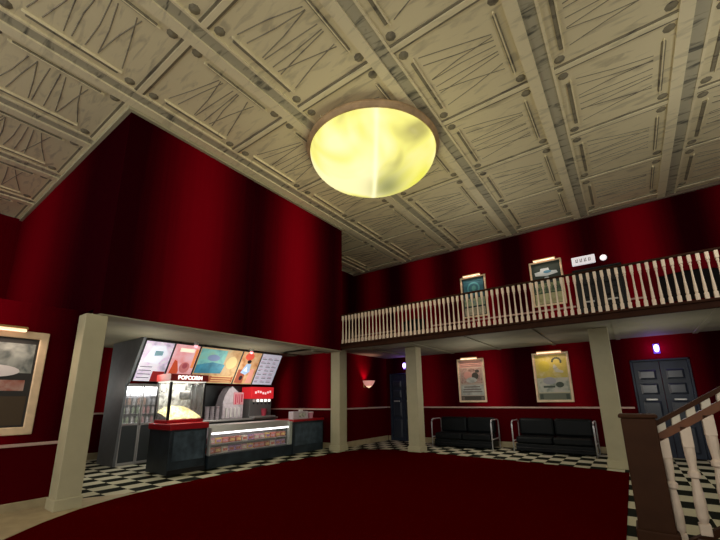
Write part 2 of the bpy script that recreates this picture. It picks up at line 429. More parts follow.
# ------------------------------------------------------------------ posters (local: x width, y towards viewer = -1, z up)
def framed(name, label, loc, w, h, artfn, rz=0., fw=.055, group='framed posters with picture lights', grp=True, lamp_w=.62):
    t = thing(name, label, 'poster', loc, rz, group)
    f = MB()
    f.bbox(-w/2, w/2, -.05, -.004, h-fw, h, .012); f.bbox(-w/2, w/2, -.05, -.004, 0, fw, .012)
    f.bbox(-w/2, -w/2+fw, -.05, -.004, fw*.8, h-fw*.8, .012); f.bbox(w/2-fw, w/2, -.05, -.004, fw*.8, h-fw*.8, .012)
    f.build('frame', 'gilt', t)
    a = MB(); mats = artfn(a, -w/2+fw, w/2-fw, fw, h-fw); a.build('artwork', mats, t)
    l = MB().bbox(-w*lamp_w/2, w*lamp_w/2, -.17, -.08, h-.0, h+.05, .02)
    pl = l.build('picture_light', 'brass', t)
    MB().bbox(-w*lamp_w/2+.02, w*lamp_w/2-.02, -.182, -.09, h-.03, h+.012, .012).build('tube', 'warm_bulb', pl)
    MB().tube([(0, -.01, h-.04), (0, -.06, h+.04), (0, -.12, h+.03)], .012, 6).build('arm', 'brass', pl)
    L_ = bpy.data.lights.new('poster_light', 'AREA'); L_.shape = 'RECTANGLE'; L_.size = w*.7; L_.size_y = .08; L_.energy = 5*w*h; L_.color = (1, .72, .55)
    lo = bpy.data.objects.new('poster_light', L_); C.objects.link(lo); lo.parent = t; lo.location = (0, -.15, h-.04)
    lo.rotation_euler = (-.55, 0, 0)
    return t
def patch(a, x0, x1, z0, z1, mi, y=-.012):
    a.box(x0, x1, y, -.004, z0, z1, mi)
def shape(a, pts, mi, y=-.018): a.prism(pts, 'y', y, -.010, mi)
def ell(cx, cz, rx, rz, n=20): return [(cx+rx*math.cos(2*PI*i/n), cz+rz*math.sin(2*PI*i/n)) for i in range(n)]

def art_pink(a, x0, x1, z0, z1):
    w, h = x1-x0, z1-z0
    patch(a, x0, x1, z0, z1, 0)
    patch(a, x0+.03, x1-.03, z0+h*.82, z1-.02, 1, -.014)
    for k in range(3): patch(a, x0+.06, x1-.06, z0+h*(.84+.045*k), z0+h*(.855+.045*k), 5, -.017)
    patch(a, x0+.05, x1-.05, z0+h*.42, z0+h*.80, 2, -.014)
    shape(a, ell(x0+w*.36, z0+h*.62, w*.17, h*.10), 1); shape(a, ell(x0+w*.66, z0+h*.60, w*.14, h*.09), 3)
    shape(a, ell(x0+w*.5, z0+h*.5, w*.22, h*.07), 4, -.02); shape(a, ell(x0+w*.75, z0+h*.72, w*.09, h*.04), 3)
    patch(a, x0+.03, x1-.03, z0+h*.13, z0+h*.38, 4, -.014)
    for k in range(3): patch(a, x0+.08+.03*k, x1-.08-.03*k, z0+h*(.20+.06*k), z0+h*(.225+.06*k), 5, -.017)
    patch(a, x0+.02, x1-.02, z0+.01, z0+h*.11, 3, -.016)
    patch(a, x0+.05, x0+.13, z0+.02, z0+h*.09, 5, -.02); patch(a, x1-.13, x1-.05, z0+.02, z0+h*.09, 5, -.02)
    return [mat('poster_pale', (.42,.36,.30)), mat('poster_rose', (.52,.28,.24)), blotch('poster_brown', [(.16,.09,.07), (.42,.3,.26), (.25,.14,.1)], 7, 0, 1),
            mat('poster_dark', (.06,.055,.045)), blotch('poster_grey', [(.25,.27,.25), (.48,.5,.46)], 6, 0, 2), mat('poster_ink', (.16,.13,.11))]
def art_yellow(a, x0, x1, z0, z1):
    w, h = x1-x0, z1-z0
    patch(a, x0, x1, z0, z1, 0)
    patch(a, x0+.02, x1-.02, z0+h*.48, z1-.02, 1, -.014)
    pts = ell(x0+w*.72, z0+h*.84, w*.15, h*.09, 16)
    for i in range(9):
        q = PI*1.15*i/9-.2; shape(a, ell(x0+w*(.68+.13*math.cos(q)), z0+h*(.83+.08*math.sin(q)), w*.035, h*.022, 8), 3)
    shape(a, [(x0+w*.60, z0+h*.78), (x0+w*.72, z0+h*.66), (x0+w*.86, z0+h*.62), (x0+w*.84, z0+h*.58), (x0+w*.62, z0+h*.60), (x0+w*.55, z0+h*.70)], 2)
    shape(a, ell(x0+w*.28, z0+h*.74, w*.18, h*.12), 4, -.017)
    patch(a, x0+.02, x1-.02, z0+h*.17, z0+h*.50, 2, -.013)
    shape(a, ell(x0+w*.4, z0+h*.42, w*.2, h*.08), 5, -.02); shape(a, ell(x0+w*.7, z0+h*.33, w*.12, h*.06), 3, -.02)
    patch(a, x0+w*.2, x0+w*.55, z0+h*.27, z0+h*.31, 3, -.02)
    patch(a, x0+.03, x1-.03, z0+.02, z0+h*.15, 6, -.016)
    patch(a, x0+.05, x0+.14, z0+.03, z0+h*.13, 3, -.02); patch(a, x1-.14, x1-.05, z0+.03, z0+h*.13, 3, -.02)
    return [mat('poster_buff', (.45,.42,.28)), blotch('poster_yellow', [(.5,.42,.08), (.42,.36,.07), (.5,.45,.22)], 5, 0, 4), blotch('poster_mist', [(.2,.24,.2), (.42,.44,.36), (.5,.46,.4)], 6, 0, 6),
            mat('poster_darkgreen', (.06,.08,.06)), mat('poster_olive', (.46,.4,.05)), mat('poster_steel', (.32,.33,.35)), mat('poster_moss', (.14,.16,.12))]
def art_teal(a, x0, x1, z0, z1):
    w, h = x1-x0, z1-z0
    patch(a, x0, x1, z0, z1, 0); patch(a, x0+.05, x1-.05, z0+h*.5, z1-.05, 1, -.014)
    ring = ell(x0+w*.5, z0+h*.72, w*.28, h*.17, 24)
    shape(a, ring, 2, -.017); shape(a, ell(x0+w*.5, z0+h*.72, w*.22, h*.13, 24), 1, -.019); shape(a, ell(x0+w*.52, z0+h*.72, w*.09, h*.07), 3, -.021)
    patch(a, x0+.04, x1-.04, z0+h*.26, z0+h*.46, 4, -.014); patch(a, x0+.04, x1-.04, z0+.03, z0+h*.22, 5, -.014)
    return [mat('poster_night', (.02,.03,.04)), mat('poster_teal', (.015,.09,.13)), mat('poster_cyan', (.05,.22,.27)), mat('poster_aqua', (.05,.2,.2)),
            blotch('poster_greens', [(.05,.08,.05), (.3,.36,.22), (.1,.16,.22)], 8, 0, 8), blotch('poster_cream', [(.2,.17,.12), (.45,.42,.32)], 9, 0, 9)]
def art_night(a, x0, x1, z0, z1):
    w, h = x1-x0, z1-z0
    patch(a, x0, x1, z0, z1, 0)
    shape(a, [(x0+w*.12, z0+h*.70), (x0+w*.5, z0+h*.67), (x0+w*.9, z0+h*.71), (x0+w*.86, z0+h*.77), (x0+w*.62, z0+h*.79), (x0+w*.6, z0+h*.86), (x0+w*.32, z0+h*.86), (x0+w*.3, z0+h*.80), (x0+w*.1, z0+h*.78)], 1)
    shape(a, ell(x0+w*.55, z0+h*.77, w*.14, h*.035), 2, -.022); shape(a, ell(x0+w*.5, z0+h*.62, w*.09, h*.03), 1)
    patch(a, x0+.04, x1-.04, z0+h*.28, z0+h*.5, 3, -.014); patch(a, x0+.02, x1-.02, z0+.02, z0+h*.26, 4, -.014)
    return [mat('poster_black', (.015,.03,.026)), mat('poster_ice', (.42,.5,.55)), mat('poster_blue', (.06,.2,.32)), blotch('poster_forest', [(.01,.02,.01), (.05,.1,.04), (.25,.26,.12)], 8, 0, 3),
            blotch('poster_straw', [(.25,.22,.1), (.42,.42,.22)], 8, 0, 5)]
def art_left(a, x0, x1, z0, z1):
    w, h = x1-x0, z1-z0
    patch(a, x0, x1, z0, z1, 0); patch(a, x0+.03, x1-.03, z0+h*.6, z1-.08, 1, -.014)
    shape(a, ell(x0+w*.55, z0+h*.62, w*.3, h*.07), 2); patch(a, x0+.08, x1-.08, z0+h*.40, z0+h*.52, 3, -.014)
    patch(a, x0+.03, x1-.03, z0+.03, z0+h*.34, 4, -.014)
    return [mat('poster_soot', (.03,.03,.03)), blotch('poster_slate', [(.1,.12,.12), (.4,.44,.42)], 6, 0, 2), mat('poster_white', (.7,.68,.7)), blotch('poster_rust', [(.3,.08,.05), (.5,.4,.36)], 6, 0, 7), mat('poster_umber', (.07,.05,.03))]

framed('framed_poster', 'pink and grey framed poster above the first black sofa beside the column', (-4.31, YB, 1.36), .93, 1.44, art_pink)
framed('framed_poster', 'yellow framed poster above the black sofa nearest the stairs', (-1.86, YB, 1.35), .99, 1.46, art_yellow, lamp_w=.7)
framed('framed_poster', 'dark teal framed poster with a round emblem behind the balcony railing', (-3.98, YB, 4.2), .90, 1.48, art_teal, lamp_w=.7)
framed('framed_poster', 'black framed poster with a pale blue shape, beside the upstairs white sign', (-1.65, YB, 4.24), .93, 1.47, art_night, lamp_w=.7)
framed('framed_poster', 'wide gilt-framed poster on the red wall beside the nearest column', (-7.4, 1.12, 1.05), 1.3, 1.52, art_left, rz=PI/2, fw=.11, lamp_w=.55)

# ------------------------------------------------------------------ doors
def door(n, x, y, z=0., w=1.24, h=2.43, m1='slate', m2='slate2'):
    t = bpy.data.objects.new('door_%d' % n, None); C.objects.link(t); t.location = (x, y, z); t['kind'] = 'structure'
    f = MB(); f.bbox(-w/2, -w/2+.05, -.07, 0, 0, h, .01); f.bbox(w/2-.05, w/2, -.07, 0, 0, h, .01); f.bbox(-w/2, w/2, -.07, 0, h-.05, h, .01)
    f.build('door_frame', m1, t)
    lw = w/2-.05
    for s in (-1, 1):
        cx = s*lw/2
        lf = MB().bbox(cx-lw/2+.004, cx+lw/2-.004, -.05, 0, .01, h-.055, .006)
        lf = lf.build('door_leaf', m1, t)
        p = MB()
        for z0, z1 in ((h-.52, h-.27), (h-.90, h-.62), (.86, h-1.06), (.12, .76)):
            q = p
            x0, x1 = cx-lw*.33, cx+lw*.33
            q.prism([(x0, z0), (x1, z0), (x1, z1), (x0, z1)], 'y', -.056, -.05, 0)
            vs = [(x0, -.056, z0), (x1, -.056, z0), (x1, -.056, z1), (x0, -.056, z1), (x0+.045, -.085, z0+.045), (x1-.045, -.085, z0+.045), (x1-.045, -.085, z1-.045), (x0+.045, -.085, z1-.045)]
            q.add(vs, [(0,1,5,4), (1,2,6,5), (2,3,7,6), (3,0,4,7), (4,5,6,7)], 0)
        p.build('door_panel', m2, lf)
        hd = MB().bbox(cx-lw*.22, cx+lw*.22, -.13, -.09, h-1.05, h-1.0, .015); hd.bbox(cx-lw*.2, cx-lw*.16, -.1, -.05, h-1.05, h-1.0, .005); hd.bbox(cx+lw*.16, cx+lw*.2, -.1, -.05, h-1.05, h-1.0, .005)
        hd.build('door_handle', 'chrome_dull', lf)
    return t
door(1, -6.91, YB, 0, 1.18, 2.44)
door(2, .67, YB, 0, 1.22, 2.43)
door(3, -.33, YB, 3.1, 1.22, 2.1, 'dark_door', 'dark_door')

def door_light(label, x, z):
    t = thing('wall_light', label, 'wall light', (x, YB, z), group='violet lights over the doors')
    MB().bbox(-.07, .07, -.03, 0, -.13, .13, .02).build('back_plate', 'violet_dim', t)
    MB().lathe([(.02, -.09), (.045, -.06), (.055, 0), (.05, .07), (.02, .10)], (0, -.075, 0), 14).build('glass_tube', 'violet', t, smooth=True)
    L_ = bpy.data.lights.new('violet_lamp', 'POINT'); L_.energy = 3.2; L_.color = (.35, .12, 1); L_.shadow_soft_size = .06
    o = bpy.data.objects.new('violet_lamp', L_); C.objects.link(o); o.parent = t; o.location = (0, -.16, 0)
door_light('glowing violet wall light above the blue door half hidden by a column', -6.83, 2.71)
door_light('glowing violet wall light above the wide blue door by the stairs', .68, 2.70)

# upstairs sign and lamp
t = thing('wall_sign', 'small white lit sign above the dark upstairs door behind the balusters', 'sign', (-.61, YB, 5.47))
MB().bbox(-.30, .30, -.07, 0, -.13, .13, .012).build('sign_box', mat('sign_white', (.7,.66,.68), .5, emit=(.9,.84,.88), es=.55), t)
g = MB()
for k, x in enumerate((-.17, -.06, .05, .16)):
    g.box(x-.035, x+.035, -.076, -.07, -.05, -.03); g.box(x-.03, x-.01, -.076, -.07, -.05, .05); g.box(x+.01, x+.03, -.076, -.07, -.02, .06)
g.build('lettering', mat('sign_grey', (.3,.28,.3)), t)
t = thing('wall_lamp', 'small round white light beside the lit sign upstairs', 'wall light', (-.11, YB, 5.44))
MB().lathe([(.06, 0), (.085, .02), (.085, .05), (.06, .08), (.03, .09)], seg=20).xf(Matrix.Rotation(PI/2, 4, 'X')).build('globe', 'sign_lamp', t, smooth=True)
MB().lathe([(.10, 0), (.10, .015)], seg=20).xf(Matrix.Rotation(PI/2, 4, 'X')).build('rim', 'black', t)

# red drapes at the upstairs openings
def drape(label, x, w, h, lift):
    t = thing('curtained_opening', label, 'curtain', (x, YB-.02, 3.1))
    MB().box(-w/2, w/2, -.03, 0, 0, h).build('opening', mat('dark_opening', (.006,.004,.005), .9), t)
    def cloth(x0, x1, z0, z1, n, amp, swag):
        b = MB(); N = n*6; K = 8; vs = []; fs = []
        for j in range(K+1):
            for i in range(N+1):
                u = i/N; xx = x0+(x1-x0)*u; yy = -.10-amp*math.sin(2*PI*n*u)
                zb = z0+swag*math.sin(PI*u); vs.append((xx, yy, z1+(zb-z1)*j/K))
        for j in range(K):
            for i in range(N): fs.append((j*(N+1)+i, j*(N+1)+i+1, (j+1)*(N+1)+i+1, (j+1)*(N+1)+i))
        return b.add(vs, fs)
    o = cloth(-w/2-.15, w/2+.15, h-.35, h+.18, 7, .025, lift).build('valance', mat('deep_red_velvet', (.17,.002,.008), .85, spec=.05), t, smooth=True)
    sd = o.modifiers.new('thick', 'SOLIDIFY'); sd.thickness = .015
    for s in (-1, 1):
        o = cloth(s*w/2-.14, s*w/2+.14, .02, h, 3, .025, 0).build('side_curtain', 'wall_plain', t, smooth=True)
        sd = o.modifiers.new('thick', 'SOLIDIFY'); sd.thickness = .012
drape('dark upstairs opening hung with a red draped curtain at the right of the balcony', 1.62, 1.55, 1.75, .14)
drape('dark upstairs opening hung with a red draped curtain at the left end of the balcony', -6.35, 1.3, 1.55, .14)

# ------------------------------------------------------------------ sconce
t = thing('wall_sconce', 'small pink glass sconce glowing on the red side wall', 'wall light', (SX, 10.84, 1.98))
MB().bbox(0, .02, -.06, .06, -.08, .12, .01).build('back_plate', 'brass', t)
MB().lathe([(.05, -.06), (.12, -.02), (.17, .05), (.21, .14), (.215, .15), (.19, .14), (.14, .05), (.09, 0)], (.2, 0, 0), 20, cap=False).build('glass_shade', 'pink_glow', t, smooth=True)
MB().lathe([(.0, -.1), (.04, -.08), (.09, -.05), (.12, 0), (.05, .02)], (.2, 0, 0), 14).build('bulb', 'warm_bulb', t, smooth=True)
L_ = bpy.data.lights.new('sconce_lamp', 'SPOT'); L_.energy = 26; L_.color = (1, .45, .38); L_.spot_size = 1.5; L_.spot_blend = .8; L_.shadow_soft_size = .04
o = bpy.data.objects.new('sconce_lamp', L_); C.objects.link(o); o.parent = t; o.location = (.20, 0, .06); o.rotation_euler = (PI, -.25, 0)

# ------------------------------------------------------------------ sofas
def sofa(label, x0, x1, y=12.22):
    w = x1-x0; t = thing('leather_sofa', label, 'sofa', ((x0+x1)/2, y, 0), group='black leather sofas along the back wall')
    h = w/2-.04
    MB().bbox(-h, h, -.74, -.02, .04, .24, .02).build('base', 'leather', t)
    n = 3 if w > 1.95 else 2
    for k in range(2):
        a = -h+.02+k*(h-.02)
        MB().bbox(a+.005, a+h-.025, -.76, -.16, .24, .43, .05).build('seat_cushion', 'leather', t, smooth=False)
        MB().bbox(a+.005, a+h-.025, -.24, -.03, .43, .90, .06).build('backrest', 'leather', t, smooth=False)
    for s in (-1, 1):
        xx = s*(w/2)
        b = MB().tube([(xx, -.80, .0), (xx, -.80, .76), (xx, -.77, .82), (xx, -.70, .85), (xx, -.16, .85), (xx, -.08, .82), (xx, -.05, .76), (xx, -.05, 0)], .019, 8)
        b.tube([(xx, -.80, .30), (xx, -.05, .30)], .018, 6)
        b.build('arm_frame', 'chrome', t, smooth=True)
    MB().tube([(-w/2, -.78, .14), (w/2, -.78, .14)], .012, 6).build('front_bar', 'black', t)
    return t
sofa('black leather sofa with chrome arms under the pink poster', -5.42, -3.52)
sofa('black leather sofa with chrome arms under the yellow poster', -2.93, -.93)

# ------------------------------------------------------------------ staircase with railing
b = MB(); nst = 17; rise, tr = 3.1/17, .30
pts = [(.30, 0)]
for k in range(nst):
    pts += [(.30+k*tr, (k+1)*rise), (.30+(k+1)*tr, (k+1)*rise)]
pts += [(.30+nst*tr, 3.1-.35), (.9, 0)]
o = b.prism(pts, 'y', 3.7, 5.0).build('staircase', 'newel'); tag(o, 'brown wooden staircase climbing beside the post and white balusters', 'staircase')
t = thing('stair_railing', 'chunky brown stair post with handrail and cream turned balusters beside the carpet', 'railing', (0., 5.12, 0))
p = MB().bbox(-.145, .155, -.15, .15, 0, 1.27, .012); p.bbox(-.165, .175, -.17, .17, 1.27, 1.31, .015); p.bbox(-.17, .18, -.175, .175, 0, .2, .015)
p.build('newel_post', 'newel', t)
SL = .62
def slope(x0, x1, za, th, w, name, mt):
    z0 = za; z1 = za+(x1-x0)*SL
    MB().prism([(x0, z0), (x1, z1), (x1, z1+th), (x0, z0+th)], 'y', -w/2, w/2).build(name, mt, t)
slope(.15, 5.2, 1.185, .05, .09, 'handrail', 'newel')
slope(.15, 5.2, 1.03, .085, .09, 'lower_rail', 'rail_wood')
slope(.15, 5.2, .0, .07, .08, 'bottom_rail', 'newel')
blk = MB().bbox(-.038, .038, -.038, .038, 0, .125, .008)
blk = blk.build('rail_block', 'white_paint', t)
sb = MB(); sb.bbox(-.045, .045, -.045, .045, 0, .1, .006); sb.bbox(-.045, .045, -.045, .045, .8, 1.0, .006)
sb.lathe([(.03, .1), (.045, .15), (.048, .3), (.036, .44), (.028, .50), (.05, .52), (.05, .56), (.03, .58), (.036, .64), (.044, .72), (.045, .8)], seg=12)
sb = sb.build('baluster', 'baluster', t, smooth=False)
for k in range(30):
    x = .195+k*.128
    o = blk if k == 0 else blk.copy()
    if k: C.objects.link(o)
    o.location = (x, 0, 1.085+(x-.15)*SL)
for k in range(22):
    x = .19+k*.19
    o = sb if k == 0 else sb.copy()
    if k: C.objects.link(o)
    o.location = (x, 0, .05+(x-.15)*SL)

# ------------------------------------------------------------------ concession stand
# front counter runs from y 4.23 to 9.15, its front face slanting away a little
A, B = Vector((-8.0, 5.12, 0)), Vector((-8.06, 9.12, 0))
ang = math.atan2((B-A).y, (B-A).x)
Lc = (B-A).length
# popcorn counter (axis aligned)
t = thing('popcorn_counter', 'blue-black counter unit with a red top under the popcorn machine', 'counter', (-8.05, 4.23, 0))
MB().bbox(-.90, 0, 0, .86, .0, .90, .012).build('cabinet', 'blue_grey', t)
MB().bbox(-.93, .03, -.03, .88, .90, 1.03, .015).build('countertop', 'red_gloss', t)
MB().bbox(0, .014, .08, .80, .26, .86, .006).build('front_panel', 'blue_panel', t)
MB().bbox(.0, .02, .0, .86, 0, .10, .006).build('kick_plate', 'black', t)
# display case, local x along the counter front, local y into the stand
W1 = 2.62
t = thing('display_case', 'long glass sweets display case with a chrome top between the two counters', 'display case', (A.x, A.y+.02, 0), ang)
MB().bbox(0, W1, .0, .72, 0, .28, .012).build('base', 'blue_grey', t)
MB().box(0, W1, .66, .72, .28, .90).build('back_panel', mat('case_back', (.5,.45,.46), .5), t)
for z in (.29, .50): 
    MB().box(.04, W1-.12, .08, .66, z-.006+.01, z+.014).build('shelf', 'chrome_dull', t)
MB().box(.03, W1-.11, .012, .022, .29, .80).build('front_glass', 'glass2', t)
b = MB().prism([(.0, .79), (.16, .93), (.72, .93), (.72, .90), (.18, .90), (.03, .775)], 'x', .02, W1)
b.build('chrome_top', 'chrome_dull', t)
MB().bbox(W1-.11, W1, 0, .1, .28, .90, .012).build('end_post', mat('pale_green_grey', (.42,.46,.42), .4), t)
MB().bbox(0, .04, 0, .1, .28, .90, .012).build('end_post', 'chrome_dull', t)
MB().tube([(.06, .05, .755), (W1-.13, .05, .755)], .018, 8).build('strip_light', mat('tube_white', (1,1,1), emit=(1,.96,.93), es=4.5), t)
case_t = t
def in_case(o): 
    o.parent = None
    o.matrix_world = Matrix.Translation(case_t.location) @ Matrix.Rotation(ang, 4, 'Z') @ o.matrix_world
    return o
sweet_cols = [((.62,.16,.12), 'red'), ((.70,.45,.14), 'amber'), ((.60,.30,.34), 'pink'), ((.38,.20,.42), 'purple'), ((.68,.60,.5), 'cream'), ((.42,.12,.08), 'brown')]
smats = [mat('sweet_%s' % n, c, .5, emit=c, es=.0, noise=.35, nscale=20) for c, n in sweet_cols]
protos = []
for k in range(6):
    b = MB().bbox(-.085, .085, -.06, .06, 0, .13, .012); b.bbox(-.06, .06, -.064, -.058, .03, .09, .001, 1)
    protos.append((b, k))
cnt = 0; made = {}
for row, z in enumerate((.306, .516)):
    for i in range(13):
        ci = (i*5+row*2+i//4) % 6
        key = ci
        nm = sweet_cols[ci][1]
        if key not in made:
            o = protos[ci][0].build('sweet_box', [smats[ci], smats[(ci+2) % 6]]); made[key] = o
        else:
            o = made[key].copy(); C.objects.link(o)
        x = .15+i*.188
        o.matrix_world = Matrix.Translation(case_t.location) @ Matrix.Rotation(ang, 4, 'Z') @ Matrix.Translation((x, .2, z))
        o.rotation_euler.z += random.uniform(-.08, .08)
        pos = 'popcorn end' if i < 4 else ('middle' if i < 9 else 'napkin end')
        tag(o, '%s box of sweets on the glass case %s shelf, %s' % (nm, ('lower', 'upper')[row], pos), 'sweet box', 'sweet boxes in the display case')
# right counter
t = thing('end_counter', 'blue-black end counter with a red top at the right of the glass case', 'counter', tuple(A+(B-A).normalized()*(W1+.05)), ang)
W2 = Lc-W1-.06
MB().bbox(0, W2, 0, .75, 0, .88, .012).build('cabinet', 'blue_grey', t)
MB().bbox(.08, W2-.06, -.014, 0, .22, .82, .006).build('front_panel', 'blue_panel', t)
MB().bbox(-.0, W2+.02, -.03, .78, .88, .945, .015).build('countertop', 'red_gloss', t)
D2 = (B-A).normalized(); N2 = Vector((-D2.y, D2.x, 0))
D2 = D2
def on_counter(s, d, z=.945): return A+D2*s+N2*d+Vector((0, 0, z))
p = on_counter(W1+.52, .22)
t = thing('napkin_holder', 'white and green boxed napkin holder on the end counter', 'napkin holder', p, ang)
MB().bbox(-.36, .28, -.1, .1, 0, .22, .01).build('body', 'lilac', t)
MB().bbox(-.12, .15, -.108, -.1, .05, .18, .003).build('label_panel', blotch('napkin_print', [(.12,.16,.12), (.5,.52,.45), (.75,.75,.7)], 14, 0, 2), t)
MB().bbox(-.02, .12, -.03, .03, .22, .27, .01).build('napkins', 'white', t)
p = on_counter(W1+1.0, .20)
t = thing('paper_cup', 'pink and white cup beside the napkin holder on the end counter', 'cup', p)
MB().lathe([(.06, 0), (.085, .17), (.09, .175), (.075, .17), (.055, .02)], seg=16, cap=False).build('cup_body', mat('cup_pink', (.75,.35,.45)), t, smooth=True)
MB().lathe([(.0, .17), (.085, .172), (.08, .19), (0, .195)], seg=16, cap=False).build('lid', 'white', t)
p = on_counter(W1+.92, .42)
t = thing('paper_cup', 'cream cup standing behind the pink cup on the end counter', 'cup', p)
MB().lathe([(.055, 0), (.075, .17), (.08, .175), (.07, .17), (.05, .02)], seg=16, cap=False).build('cup_body', 'white', t, smooth=True)
MB().lathe([(.0, .17), (.078, .172), (.07, .19), (0, .195)], seg=16, cap=False).build('lid', 'lilac', t)

# popcorn machine on the popcorn counter
t = thing('popcorn_machine', 'glass popcorn machine with a red lettered canopy on the red-topped counter', 'popcorn machine', (-8.32, 4.27, 1.032))
PW, PD, PH = .86, .58, .90     # along y, along -x, height
MB().bbox(-PD, 0, 0, PW, 0, .07, .01).build('base', 'red_gloss', t)
for (x, y) in ((-.02, .02), (-.02, PW-.02), (-PD+.02, .02), (-PD+.02, PW-.02)):
    MB().bbox(x-.026, x+.026, y-.026, y+.026, .07, PH, .004).build('corner_post', 'black', t)
MB().bbox(-PD, 0, 0, PW, PH, PH+.03, .005).build('top_plate', mat('lit_plate', (.9,.9,.85), emit=(1,.97,.85), es=.8), t)
cn = MB().prism([(.03, PH+.02), (.03, PH+.17), (-.10, PH+.19), (-PD-.02, PH+.17), (-PD-.02, PH+.02)], 'y', -.03, PW+.03)
cn = cn.build('canopy', mat('canopy_red', (.35,.015,.012), .4), t)
tx = text_mesh('POPCORN', .125, .006).xf(Matrix.Translation((.04, PW/2, PH+.095)) @ Matrix.Rotation(PI/2, 4, 'Z') @ Matrix.Rotation(PI/2, 4, 'X'))
tx.build('lettering', 'white_lit', cn)
MB().box(-.004, .002, .04, PW-.04, .07, PH).build('glass_pane', 'glass', t)
MB().box(-PD+.04, -.04, -.0, .006, .07, PH).build('glass_pane', 'glass', t)
MB().box(-PD+.01, -PD+.02, .04, PW-.04, .07, PH).build('mirror_back', blotch('reflective_back', [(.04,.04,.045), (.22,.23,.24), (.42,.43,.45)], 9, .0, 5, .3), t)
ke = MB().lathe([(.10, .0), (.13, .03), (.14, .16), (.12, .20), (.02, .22)], (-PD/2, PW*.62, .50), 18)
ke.tube([(-PD/2, PW*.62, .70), (-PD/2, PW*.62, PH)], .02, 6); ke.build('kettle', mat('kettle_steel', (.05,.05,.055), .3, metal=.4), t, smooth=True)
MB().bbox(-.05, -.035, .64, .70, .25, .87, .004).build('inner_post', 'black', t)
# popcorn heap
bm = bmesh.new(); N = 24
hv = []
pc = MB(); vs = []; fs = []
for j in range(N+1):
    for i in range(N+1):
        u, v = i/N, j/N
        z = .07+.29*math.sin(PI*min(1, max(0, .06+.88*u)))**.35*(.06+.94*(1-v**1.6))+random.uniform(-.012, .012)
        vs.append((-PD+.03+(PD-.045)*v, .03+(PW-.06)*u, max(.075, z)))
for j in range(N):
    for i in range(N): fs.append((j*(N+1)+i, j*(N+1)+i+1, (j+1)*(N+1)+i+1, (j+1)*(N+1)+i))
bm.free()
pc.add(vs, fs)
for k in range(260):
    u, v = random.random(), random.random()
    z = .07+.29*math.sin(PI*(.06+.88*u))**.35*(.06+.94*(1-v**1.6))
    r = random.uniform(.010, .018)
    pc.lathe([(r*.5, -r), (r, 0), (r*.5, r)], (-PD+.04+(PD-.07)*v, .04+(PW-.08)*u, z), 5)
o = pc.build('popcorn', 'popcorn'); o.location = (-8.32, 4.27, 1.032)
tag(o, 'heap of yellow popcorn piled inside the glass machine', 'popcorn', kind='stuff')
L_ = bpy.data.lights.new('popcorn_lamp', 'AREA'); L_.shape = 'RECTANGLE'; L_.size = .4; L_.size_y = .6; L_.energy = 20; L_.color = (1, .93, .75)
o = bpy.data.objects.new('popcorn_lamp', L_); C.objects.link(o); o.location = (-8.6, 4.7, 1.92)

# back unit: grey end panel, drinks fridge, back bar
struct('wall_menu_end', MB().prism([(-9.42, ZS-.01), (-9.98, 1.99), (-10.1, 1.9), (-10.22, 0), (-11.15, 0), (-11.15, ZS-.01)], 'y', 4.06, 4.12), 'grey')
t = thing('drinks_fridge', 'two-door glass fridge with lit shelves left of the popcorn machine', 'fridge', (-10.3, 4.13, 0))
MB().box(-.75, -.02, 0, .02, 0, 1.96).box(-.75, -.70, 0, 1.0, 0, 1.96).box(-.75, -.02, .98, 1.0, 0, 1.96).box(-.75, -.02, 0, 1., 1.90, 1.96).box(-.75, -.02, 0, 1, 0, .95).build('cabinet', mat('fridge_white', (.6,.6,.62), .5), t)
for k, (a, c) in enumerate(((.02, .44), (.46, .98))):
    MB().bbox(-.02, .0, a+.03, c-.02, .06, .92, .006).build('lower_panel', 'darkgrey', t)
    d = MB().bbox(-.02, .012, a, a+.03, .04, 1.94, .004); d.bbox(-.02, .012, c-.02, c, .04, 1.94, .004); d.bbox(-.02, .012, a, c, 1.88, 1.95, .004); d.bbox(-.02, .012, a, c, .93, .98, .004); d.bbox(-.02, .012, a, c, 0, .06, .004)
    d = d.build('door', 'chrome_dull', t)
    MB().box(-.008, -.004, a+.03, c-.02, .98, 1.88).build('glass_pane', 'glass2', d)
for z in (1.2, 1.42, 1.64): MB().box(-.68, -.04, .02, .98, z, z+.012).build('shelf', 'chrome_dull', t)
MB().box(-.69, -.03, .03, .97, 1.87, 1.90).build('strip_light', mat('fridge_light', (1,1,1), emit=(1,.98,.97), es=5.), t)
dc = [((.75,.75,.76), 'white'), ((.62,.42,.34), 'peach'), ((.50,.62,.46), 'pale green'), ((.65,.66,.70), 'silver'), ((.70,.40,.42), 'pink')]
dm = [mat('drink_%s' % n.replace(' ', '_'), c, .4, noise=.25, nscale=25) for c, n in dc]
bp = {}
for lv, (z, ordr) in enumerate(((.962, (2,2,0,2,4,3,4,4)), (1.212, (2,0,2,2,4,4,0,4)), (1.432, (1,1,0,1,1,3,3,1)), (1.652, (0,0,0,3,0,3,0,0)))):
    for i, ci in enumerate(ordr):
        if ci not in bp:
            bp[ci] = MB().lathe([(.036, 0), (.04, .01), (.04, .12), (.036, .135), (.018, .16), (.018, .18), (.0, .182)], seg=10).build('drink_bottle', dm[ci], smooth=True); o = bp[ci]
        else: o = bp[ci].copy(); C.objects.link(o)
        o.location = (-10.3-.09-.0, 4.13+.075+i*.115+(.02 if i > 3 else 0), z)
        tag(o, '%s drink bottle on the fridge %s, behind the %s door' % (dc[ci][1], ('bottom shelf', 'second shelf', 'third shelf', 'top shelf')[lv], 'left' if i < 4 else 'right'), 'bottle', 'drink bottles in the fridge')

